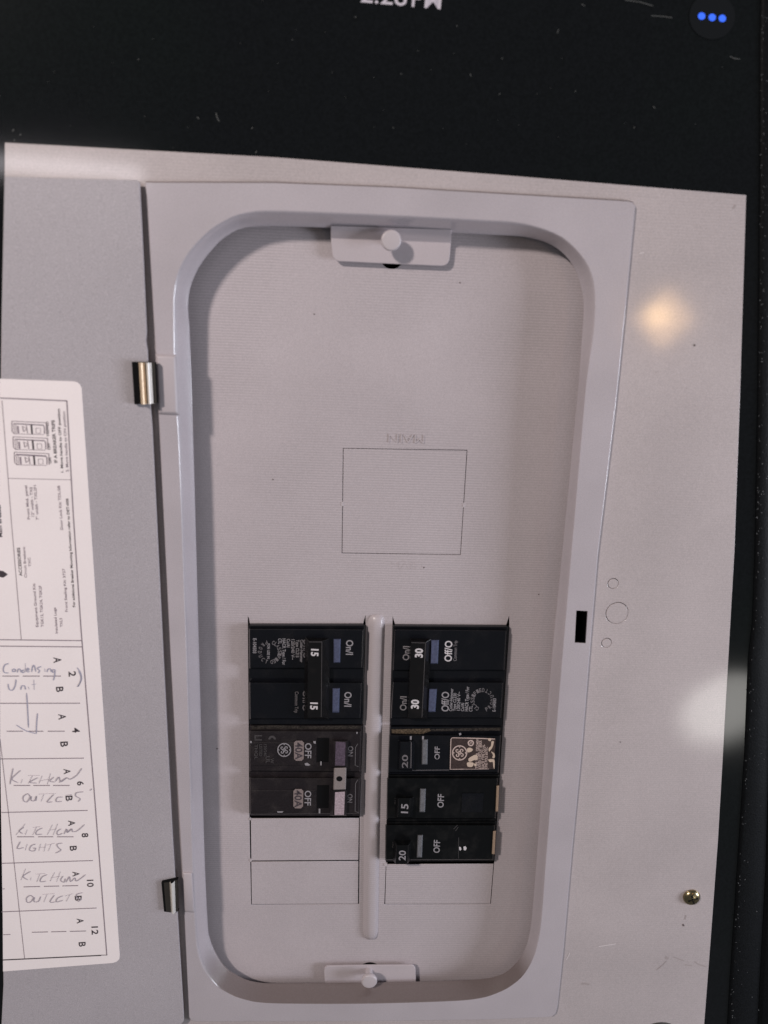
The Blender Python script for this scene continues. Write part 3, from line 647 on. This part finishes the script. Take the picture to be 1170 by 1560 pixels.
# ------------------------------------------------------------------ breakers
GRP = 'circuit breakers snapped into the panel'
PF = PZ(Z_FACE)
def fr(name, top, zt_, bot, zb, m, parent, bevel=0.0003, seg=2):
    b = MB(); b.prism(QZ(top, zt_)[::-1], QZ(bot, zb)[::-1]); return b.build(name, [m], parent, False, bevel, seg, 20)
def grow(q, d):
    cx = sum(p[0] for p in q) / len(q); cy = sum(p[1] for p in q) / len(q)
    return [(x + (d if x > cx else -d), y + (d if y > cy else -d)) for x, y in q]
def block(root, q, m):
    t = QZ(q, Z_TR); b = MB(); b.prism(t[::-1], at_z(t[::-1], -0.031)); return b.build('breaker_body', [m], root, False, 0.0004, 2)
def face(root, q, m, d=1.6, z=None):
    z = z or Z_FACE
    return fr('pole_face', q, z, grow(q, d), Z_TR - 0.0004, m, root, 0.00035)
def logo(b, pl, c, r, m, off):
    b.ring(pl, c, r * 0.86, r, m, off, 30)
    for a0 in (45, 135, 225, 315):  # four scrolls of the monogram
        a = math.radians(a0); cx, cy = c[0] + 0.42 * r * math.cos(a), c[1] + 0.42 * r * math.sin(a)
        pts = [(cx + 0.25 * r * (1 - 0.06 * k) * math.cos(a + 2.6 + k * 0.62), cy + 0.25 * r * (1 - 0.06 * k) * math.sin(a + 2.6 + k * 0.62)) for k in range(10)]
        b.line(pl, [c] + pts, r * 0.13, m, off)
    for a0 in (0, 90, 180, 270):
        b.ring(pl, (c[0] + 0.80 * r * math.cos(math.radians(a0)), c[1] + 0.80 * r * math.sin(math.radians(a0))), 0.02 * r, 0.11 * r, m, off, 8)
def specs(b, pl, ls, m):
    for t, p0, p1, h in ls: b.text(t, pl, p0, p1, h, m, 0.00008)

# --- upper left: two poles joined by one handle bar, 15
z2 = Z_FACE + 0.0045
r = thing('circuit_breaker', 'black two-pole breaker with 15 on its handle bar, top of the left column', 'circuit breaker', P(466, 1028, Z_TR), GRP)
block(r, [(379, 953), (556, 953), (553, 1104), (380, 1104)], m_blk)
face(r, [(380.5, 958.5), (553.5, 959.5), (551.5, 1017.5), (381, 1017.5)], m_blk)
face(r, [(381, 1040), (551, 1040.5), (548.5, 1094), (381.5, 1094.5)], m_blk)
bar = fr('handle_bar', [(470, 977), (490.5, 977), (489.6, 1093), (468.5, 1093)], z2, [(464, 971), (503, 972), (502, 1096), (463, 1096)], Z_FACE - 0.0002, m_blk2, r, 0.0003)
fr('status_window', [(509, 975), (517.5, 975), (517, 1008.5), (509.5, 1008.5)], Z_FACE + 0.0009, [(508, 973), (519.5, 973), (518.5, 1010), (508, 1010)], Z_FACE - 0.0002, m_blue, r, 0.0001, 1)
fr('status_window', [(507.5, 1050), (515.8, 1050), (515, 1084), (507, 1084)], Z_FACE + 0.0009, [(506.5, 1048), (518, 1048), (517, 1086), (506, 1086)], Z_FACE - 0.0002, m_blue, r, 0.0001, 1)
b = MB(); PB = PZ(z2 + 0.0001); b.line(PB, [(490.3, 978), (489.3, 1092)], 0.9, 0); b.line(PB, [(471, 978), (490, 978)], 1.0, 0); b.build('edge_highlight', [m_ghost], bar)  # pale lines painted along the bar's edges as their highlights
b = MB()
b.text('15', PB, (474.5, 988.5), (474, 999.5), 10.5, 0, 0.0001, 0, 0.035); b.text('15', PB, (473.2, 1070), (472.8, 1081), 10.5, 0, 0.0001, 0, 0.035)
b.text('On/I', PF, (527.5, 975), (527, 997.5), 10.5, 1, 0.0001); b.text('On/I', PF, (525, 1054), (524.5, 1076.5), 10.5, 1, 0.0001)
b.text('Off/O', PF, (462.5, 973), (462, 1003), 9, 2, 0.0001); b.text('Off/O', PF, (461.5, 1052), (461, 1083), 9, 2, 0.0001)
b.text('Common Trip', PF, (449.5, 1053.5), (449, 1086), 5.2, 2, 0.0001)
specs(b, PF, (('Cutler-Hammer', (457.5, 974.6), (457, 1009), 4.6), ('Type CL215', (451, 974.6), (450.7, 1001.5), 4.8), ('120/240 V~', (444, 974), (443.8, 1005), 4.8), ('Cu/Al', (437, 973.3), (436.8, 986), 4.8), ('HACR Type / For', (430.3, 972.8), (430, 1013), 5.0), ('CTL', (424, 972.8), (424, 981), 5.0), ('E-104503', (385.5, 972.5), (385.2, 995), 5.2)), 1)
b.arc_text('CLASSIFIED', PF, (411, 993.5), 12.5, -70, 80, 5.6, 2, 0.0001); b.arc_text('PRODUCT', PF, (411, 993.5), 12.5, 250, 110, 5.6, 2, 0.0001)
b.text('FOR USE IN', PF, (407.2, 980.5), (407, 1003.5), 3.8, 1, 0.0001)
b.build('printed_marking', [m_white, m_greyink, m_dimink_glint], r)

# --- lower left: aged two poles, 40A
r = thing('circuit_breaker', 'worn dark grey two-pole breaker with 40A tags and purple sticker, below the 15 one', 'circuit breaker', P(465, 1175, Z_TR), GRP)
block(r, [(380, 1106), (552, 1106), (548.5, 1243.5), (381, 1243.5)], m_old)
b = MB()
for q in ([(383, 1106), (420, 1105), (470, 1106.5), (520, 1105.5), (550, 1106), (550, 1110), (500, 1111), (440, 1110), (384, 1111)],):
    b.face(QZ(q, Z_TR + 0.00008)[::-1])
b.build('dust_line', [m_dust], r)
face(r, [(381, 1114), (549.5, 1114.5), (548, 1175), (381.5, 1174)], m_old)
face(r, [(381.5, 1185), (547.5, 1186), (546, 1239), (382, 1240)], m_old)
fr('label_step', [(383, 1131.5), (481, 1131.5), (480.5, 1166), (383, 1166)], Z_FACE + 0.0004, [(382.4, 1130), (482, 1130), (481.5, 1167), (382.4, 1167)], Z_FACE - 0.0002, m_old, r, 0.0001, 1)
fr('label_step', [(383, 1204.5), (481, 1204.5), (480.5, 1236), (383, 1236)], Z_FACE + 0.0004, [(382.4, 1203), (482, 1203), (481.5, 1237), (382.4, 1237)], Z_FACE - 0.0002, m_old, r, 0.0001, 1)
for y0, y1 in ((1124, 1161), (1196, 1231)):
    b = MB(); q = QZ([(483, y0), (501.5, y0), (500.5, y1), (482.5, y1)], Z_FACE + 0.0001); b.face(q[::-1]); b.build('handle_slot', [m_dark], r)
hz = Z_FACE + 0.0030
h1 = fr('handle', [(510, 1129), (528.5, 1129), (527, 1168), (509.5, 1168)], hz, [(503.5, 1127), (531, 1127), (530, 1170), (503, 1170)], Z_FACE - 0.0002, m_old, r, 0.0003)
h2 = fr('handle', [(508.5, 1204), (527, 1204), (525.5, 1242), (508, 1242)], hz, [(502.5, 1203), (529, 1203), (528, 1243), (502, 1243)], Z_FACE - 0.0002, m_old, r, 0.0003)
fr('sticker', [(511.5, 1130), (526.5, 1130.5), (525.5, 1166.5), (510.5, 1166)], hz + 0.0003, [(511.5, 1130), (526.5, 1130.5), (525.5, 1166.5), (510.5, 1166)], hz - 0.0001, m_purple, h1, 0)['label'] = 'purple sticker'
fr('sticker', [(510.5, 1207), (525.5, 1206), (524, 1241.5), (509.5, 1241.5)], hz + 0.0003, [(510.5, 1207), (525.5, 1206), (524, 1241.5), (509.5, 1241.5)], hz - 0.0001, m_pink, h2, 0)['label'] = 'pale pink sticker'
cp = fr('tie_clip', [(509.5, 1170), (527, 1169.5), (526, 1202.5), (508.5, 1203)], hz + 0.0007, [(508.5, 1169.5), (528, 1169), (527, 1203), (507.5, 1203.5)], hz - 0.0012, m_clip, r, 0.0003)
b = MB(); b.face(circ(517, 1186.5, 4.6, hz + 0.00078, 20)); b.build('clip_hole', [m_dark], cp)
b = MB()
for cx, y0, y1 in ((455.5, 1128.5, 1159), (454.5, 1202, 1231.5)):
    w = 7.6; q = [(cx - w, y0 + 3), (cx - w + 3, y0), (cx + w - 3, y0), (cx + w, y0 + 3), (cx + w - 0.5, y1 - 3), (cx + w - 3.5, y1), (cx - w + 3, y1), (cx - w, y1 - 3)]
    b.face(QZ(q, Z_FACE + 0.0006)[::-1], 0)
PL4 = PZ(Z_FACE + 0.0007)
b.text('40A', PL4, (450, 1131), (450, 1157), 10.5, 1); b.text('40A', PL4, (449, 1204), (449, 1230), 10.5, 1)
b.text('OFF', PL4, (465, 1132), (464.5, 1155), 9.5, 2); b.text('OFF', PL4, (464.5, 1204.5), (464, 1227), 9.5, 2)
b.text('ON', PF, (530.5, 1136.5), (530, 1152), 7.5, 3, 0.0001); b.text('ON', PF, (529.5, 1209.5), (529, 1222.5), 7.5, 3, 0.0001)
logo(b, PL4, (433, 1142.5), 10.6, 2, 0)
for t, p0, p1, h in (('THQL', (388, 1134), (388, 1157), 4.5), ('LISTED', (395, 1134), (395, 1152), 4.5), ('120/240', (402, 1134), (402, 1152), 4.2)): b.text(t, PL4, p0, p1, h, 4)
b.text('LI', PF, (388, 1120), (388, 1128), 11, 4, 0.0001); b.ring(PF, (414.5, 1126.5), 2.6, 5.8, 4, 0.0001, 16, 180, 360)
b.text('UL', PL4, (405, 1152), (405, 1163), 6, 4); b.text('W', PL4, (412, 1155), (412, 1163), 5, 4)
for q in ([(464, 1163), (468, 1162), (473, 1165.5), (470, 1166.5), (465, 1166)], [(488, 1160), (490, 1160), (490, 1166), (488, 1166)], [(485.5, 1232), (488, 1232), (488, 1239), (485.5, 1239)], [(422, 1236), (432, 1236), (430, 1238), (423, 1238)], [(380.8, 1129), (383.5, 1129), (383.5, 1132), (381, 1132)], [(477, 1129), (481, 1129), (481, 1133), (478, 1132.5)], [(543, 1115), (545, 1115), (544.5, 1118), (543, 1118)]):
    b.face(QZ(q, Z_FACE + 0.0006)[::-1], 5)
b.build('printed_marking', [m_tan, m_ink, m_greyink, m_dimink_glint, m_ghost, m_greyink], r)
for y0, y1 in ((1133, 1168), (1188, 1238)):
    b = MB(); b.line(PF, [(545, y0), (541.5, y0 + 6), (541, y1 - 2), (546, y1)], 0.8, 0, 0.00015); b.build('molded_edge', [m_dimink_glint], r)

# --- upper right: two poles joined by one handle bar, 30
r = thing('circuit_breaker', 'black two-pole breaker with 30 on its handle bar, top of the right column', 'circuit breaker', P(684, 1028, Z_TR), GRP)
block(r, [(599, 954), (775, 955), (765, 1106), (595, 1105)], m_blk)
face(r, [(602, 959.5), (771, 961), (767.5, 1020.5), (599.5, 1020.5)], m_blk)
face(r, [(599.5, 1039.5), (766, 1040), (762.5, 1093), (596.5, 1093)], m_blk)
bar = fr('handle_bar', [(626, 978), (648.8, 978.5), (643.2, 1094), (621.5, 1093.5)], z2, [(625, 972), (657, 973), (651, 1096), (620, 1095)], Z_FACE - 0.0002, m_blk2, r, 0.0003)
fr('status_window', [(657.5, 976), (667, 976), (666, 1010), (656.5, 1010)], Z_FACE + 0.0009, [(656.5, 974.5), (669, 974.5), (667.5, 1011.5), (655.5, 1011.5)], Z_FACE - 0.0002, m_blue, r, 0.0001, 1)
fr('status_window', [(654.5, 1050.5), (664, 1050.5), (662, 1083.5), (653, 1083.5)], Z_FACE + 0.0009, [(653.5, 1049), (666, 1049), (663.5, 1085), (652, 1085)], Z_FACE - 0.0002, m_blue, r, 0.0001, 1)
b = MB(); b.line(PB, [(648.3, 979), (642.8, 1093)], 0.9, 0); b.line(PB, [(627, 979), (648, 979.5)], 1.0, 0); b.build('edge_highlight', [m_ghost], bar)  # highlight on the bar's side and top end, drawn as pale lines
b = MB()
b.text('30', PB, (643.5, 1002), (644, 988), 11, 0, 0.0001, 0, 0.035); b.text('30', PB, (637.5, 1080), (638, 1066), 11, 0, 0.0001, 0, 0.035)
b.text('On/I', PF, (623, 1006), (623.8, 984.5), 9.5, 1, 0.0001); b.text('On/I', PF, (618.8, 1082.5), (619.5, 1061), 9.5, 1, 0.0001)
b.text('Off/O', PF, (688, 1008), (689, 976.5), 10.8, 0, 0.0001); b.text('Off/O', PF, (683.5, 1084), (684, 1054), 10.8, 1, 0.0001)
b.text('Common Trip', PF, (695.5, 1007), (696.5, 976), 5.0, 2, 0.0001)
specs(b, PF, (('Cutler-Hammer', (688.6, 1083.5), (690.5, 1049), 4.4), ('Type CL230', (694.3, 1083.2), (695.5, 1056), 4.6), ('120/240 V~', (700.5, 1082.5), (701.5, 1054), 4.6), ('Cu/Al', (706.7, 1083.5), (707, 1071), 4.6), ('HACR Type / For', (713, 1083.5), (714.8, 1046), 5.0), ('CTL', (719.5, 1084), (720, 1075.5), 5.0), ('E-104503', (755, 1084), (755.8, 1064), 4.6)), 1)
b.arc_text('CLASSIFIED', PF, (735, 1066.5), 12.5, 120, 275, 5.6, 2, 0.0001); b.arc_text('PRODUCT', PF, (735, 1066.5), 12.5, 65, -65, 5.6, 2, 0.0001)
b.build('printed_marking', [m_white, m_greyink, m_dimink_glint], r)

# --- three single poles below it on the right
def single(label, body, pf, hq_top, hq_bot, win, m):
    r = thing('circuit_breaker', label, 'circuit breaker', P(sum(p[0] for p in body) / 4, sum(p[1] for p in body) / 4, Z_TR), GRP)
    block(r, body, m); face(r, pf, m)
    h = fr('handle', hq_top, Z_FACE + 0.0048, hq_bot, Z_FACE - 0.0002, m, r, 0.0004)
    x0, x1, y0, y1, k = win
    fr('status_window', [(x0, y0), (x1, y0), (x1 - k, y1), (x0 - k, y1)], Z_FACE + 0.0009, [(x0 - 1.5, y0 - 1.5), (x1 + 1.5, y0 - 1.5), (x1 - k + 1.5, y1 + 1.5), (x0 - k - 1.5, y1 + 1.5)], Z_FACE - 0.0002, m_ind, r, 0.0001, 1)
    return r, h
# with brown label
r, h = single('single-pole breaker with worn brown label, right column between the 30 and 15 ones', [(594.5, 1108), (765, 1107), (760, 1180), (591, 1180)], [(594, 1120), (762, 1121), (758.5, 1176), (592, 1176)],
              [(610, 1130), (626, 1130), (625, 1172), (608.5, 1172)], [(606, 1128), (632, 1128), (631, 1173), (605, 1173)], (644.3, 650.5, 1127.5, 1163.5, 0.6), m_blk)
b = MB()
b.face(QZ([(596, 1111), (655, 1110), (656, 1113.5), (645, 1118), (620, 1118), (597, 1117)], Z_TR + 0.00012)[::-1], 0)
b.face(QZ([(656, 1110.5), (763, 1108.5), (762, 1113), (657, 1114)], Z_TR + 0.00012)[::-1], 1)
b.build('dust_line', [m_rust, m_dust], r)
lz = Z_FACE + 0.0003
lb = fr('brand_label', [(687, 1123.5), (755, 1124.5), (752.8, 1171.5), (685.5, 1172.5)], lz, [(687, 1123.5), (755, 1124.5), (752.8, 1171.5), (685.5, 1172.5)], Z_FACE - 0.0001, m_brown, r, 0)
lb['label'] = 'worn brown label with pale print'
LP = PZ(lz); b = MB()
b.line(LP, [(712, 1124.4), (689, 1124), (687, 1126), (686.3, 1150), (685.8, 1172), (706, 1171.8)], 1.2, 0, 0.00006); b.line(LP, [(706, 1171.8), (725, 1171.8), (745, 1171.5)], 0.7, 0, 0.00006); b.line(LP, [(712, 1124.4), (735, 1125), (754, 1126)], 1.5, 0, 0.00006)
logo(b, LP, (700.2, 1147), 11.6, 0, 0.00006)
b.ring(LP, (717.3, 1132), 2.9, 4.8, 0, 0.00006, 16); b.line(LP, [(715.5, 1133.5), (718, 1130), (719, 1133)], 1.1, 0, 0.00006)
for t, p0, p1, hh in (('TYPE THQL 120/240V', (728.5, 1171), (729.5, 1126), 4.0), ('LISTED CIRCUIT BRKR', (733, 1171), (734, 1128), 4.0), ('HACR TYPE CU-AL', (737.8, 1171), (738.8, 1134), 4.0), ('ONE POLE 60/75C', (742.2, 1171), (743.2, 1138), 3.8)):
    b.text(t, LP, p0, p1, hh, 0, 0.00006)
b.build('label_print', [m_goldink], lb)
b = MB()
for q in ([(711.5, 1141), (715.5, 1139), (720.3, 1141.5), (718, 1145), (712.5, 1146)], [(714, 1155.5), (722, 1150.5), (727, 1150.5), (727.3, 1157), (722, 1158), (718, 1160), (714.5, 1160)], [(712, 1161.5), (721, 1162), (720.5, 1167), (716, 1168.5), (712, 1167)], [(722, 1163.5), (725.5, 1163.5), (725, 1167), (723, 1167)],
          [(744, 1125), (748, 1125), (747.5, 1129), (744, 1128)], [(748.5, 1130), (752.3, 1129.5), (750.5, 1138), (747, 1143), (745, 1145), (744.5, 1140), (748, 1136)], [(748, 1145), (752.5, 1147), (754, 1151), (753, 1155), (750, 1154), (751, 1150)], [(744, 1157), (751, 1156.5), (753.5, 1159), (753.3, 1171), (751.5, 1168), (750.5, 1161), (746, 1161)]):
    b.face([LP.at(x, y, 0.00012) for x, y in blob(q, 4)][::-1])
b.build('torn_backing', [m_cream], lb)
b = MB(); PH = PZ(Z_FACE + 0.0048)
b.text('20', PH, (621, 1170), (621.4, 1150), 8.5, 0, 0.0001); b.text('OFF', PF, (669.5, 1157), (670, 1137.5), 7.5, 1, 0.0001)
b.face([PF.at(x, y, 0.0001) for x, y in [(664.5, 1152), (667.5, 1152), (667.5, 1156), (664.5, 1156)]][::-1], 3)
for q in ([(624.5, 1121.5), (627.3, 1121.5), (627, 1127), (624.5, 1127)], [(643, 1121.5), (646, 1121.5), (645.5, 1127), (643, 1127)], [(699, 1117), (702, 1116.5), (703, 1119), (700, 1120.5)]): b.face([PF.at(x, y, 0.0001) for x, y in q][::-1], 2)
b.build('printed_marking', [m_dimink_glint, m_greyink, m_greyink, m_blk], r)
b = MB(); b.line(PH, [(626.5, 1131), (626, 1170)], 0.9, 0, 0.0001); b.line(PF, [(628, 1173.5), (684, 1173)], 0.8, 0, 0.0001); b.build('edge_highlight', [m_dimink_glint], r)  # painted pale lines stand for light caught on handle and face edges

# 15
r, h = single('matt black single-pole breaker marked 15, right column above the one marked 20', [(591.5, 1181), (760.5, 1180.5), (756, 1251), (589, 1252)], [(591, 1185.5), (757.5, 1186), (754, 1246), (590, 1246.5)],
              [(607.5, 1216), (625, 1216), (623.5, 1245), (606, 1245)], [(602, 1214), (631, 1214), (629, 1246), (601, 1246)], (641.3, 647.5, 1202.5, 1236, 1.2), m_deep)
b = MB()
b.text('15', PH, (621.3, 1239), (622, 1225), 10.3, 0, 0.0001); b.text('OFF', PF, (675.5, 1230.5), (676.5, 1210), 9.2, 0, 0.0001); b.text('ON', PF, (605.5, 1226), (606, 1216), 4.5, 1, 0.0001)
b.build('printed_marking', [m_greyink, m_ghost], r)
fr('faded_label', [(704, 1208.5), (737, 1208.5), (735, 1237.5), (702.5, 1237.5)], Z_FACE + 0.0003, [(704, 1208.5), (737, 1208.5), (735, 1237.5), (702.5, 1237.5)], Z_FACE - 0.0001, m_blk, r, 0)
fr('copper_clip', [(756.5, 1197), (760, 1197), (758.5, 1236), (755, 1236)], Z_FACE + 0.0006, [(756, 1196), (760.6, 1196), (759, 1237), (754.5, 1237)], Z_TR - 0.0002, m_copper, r, 0.0002)
# 20
r, h = single('matt black single-pole breaker marked 20, lowest in the right column above blank plate', [(589, 1253), (756, 1252), (752.5, 1312.5), (587.5, 1313)], [(588.5, 1257), (753, 1257.5), (750.5, 1309), (588, 1309.5)],
              [(604.5, 1288), (622, 1288), (620.5, 1317), (603, 1317)], [(599, 1280), (627, 1280), (625, 1311), (598, 1311)], (637.5, 643, 1273, 1305, 1.4), m_deep)
b = MB()
b.text('20', PH, (617.5, 1311), (618.2, 1296), 10, 0, 0.0001); b.text('OFF', PF, (669.5, 1299.5), (670.5, 1280), 9.2, 0, 0.0001); b.text('ON', PF, (602, 1292), (602.5, 1283), 4.5, 1, 0.0001)
b.build('printed_marking', [m_greyink, m_ghost], r)
b = MB()
for q in ([(699.5, 1290), (702, 1290.5), (703, 1294), (701, 1296), (699.5, 1294)], [(706, 1290), (709, 1289), (711, 1292), (709.5, 1295.5), (706.5, 1295)], [(698.5, 1276), (699.2, 1276), (698.6, 1308), (698, 1308)]): b.face([PF.at(x, y, 0.0001) for x, y in q][::-1], 0 if q[0][0] != 698.5 else 1)
b.line(PF, [(691, 1263), (697, 1257)], 0.8, 1, 0.0001); b.line(PF, [(694, 1266), (698, 1260)], 0.8, 1, 0.0001)
b.build('paint_flecks', [m_white, m_ghost], r)
fr('copper_clip', [(751.3, 1266), (755, 1266), (753, 1301), (749.3, 1301)], Z_FACE + 0.0006, [(750.8, 1265), (755.6, 1265), (753.6, 1302), (748.8, 1302)], Z_TR - 0.0002, m_copper, r, 0.0002)
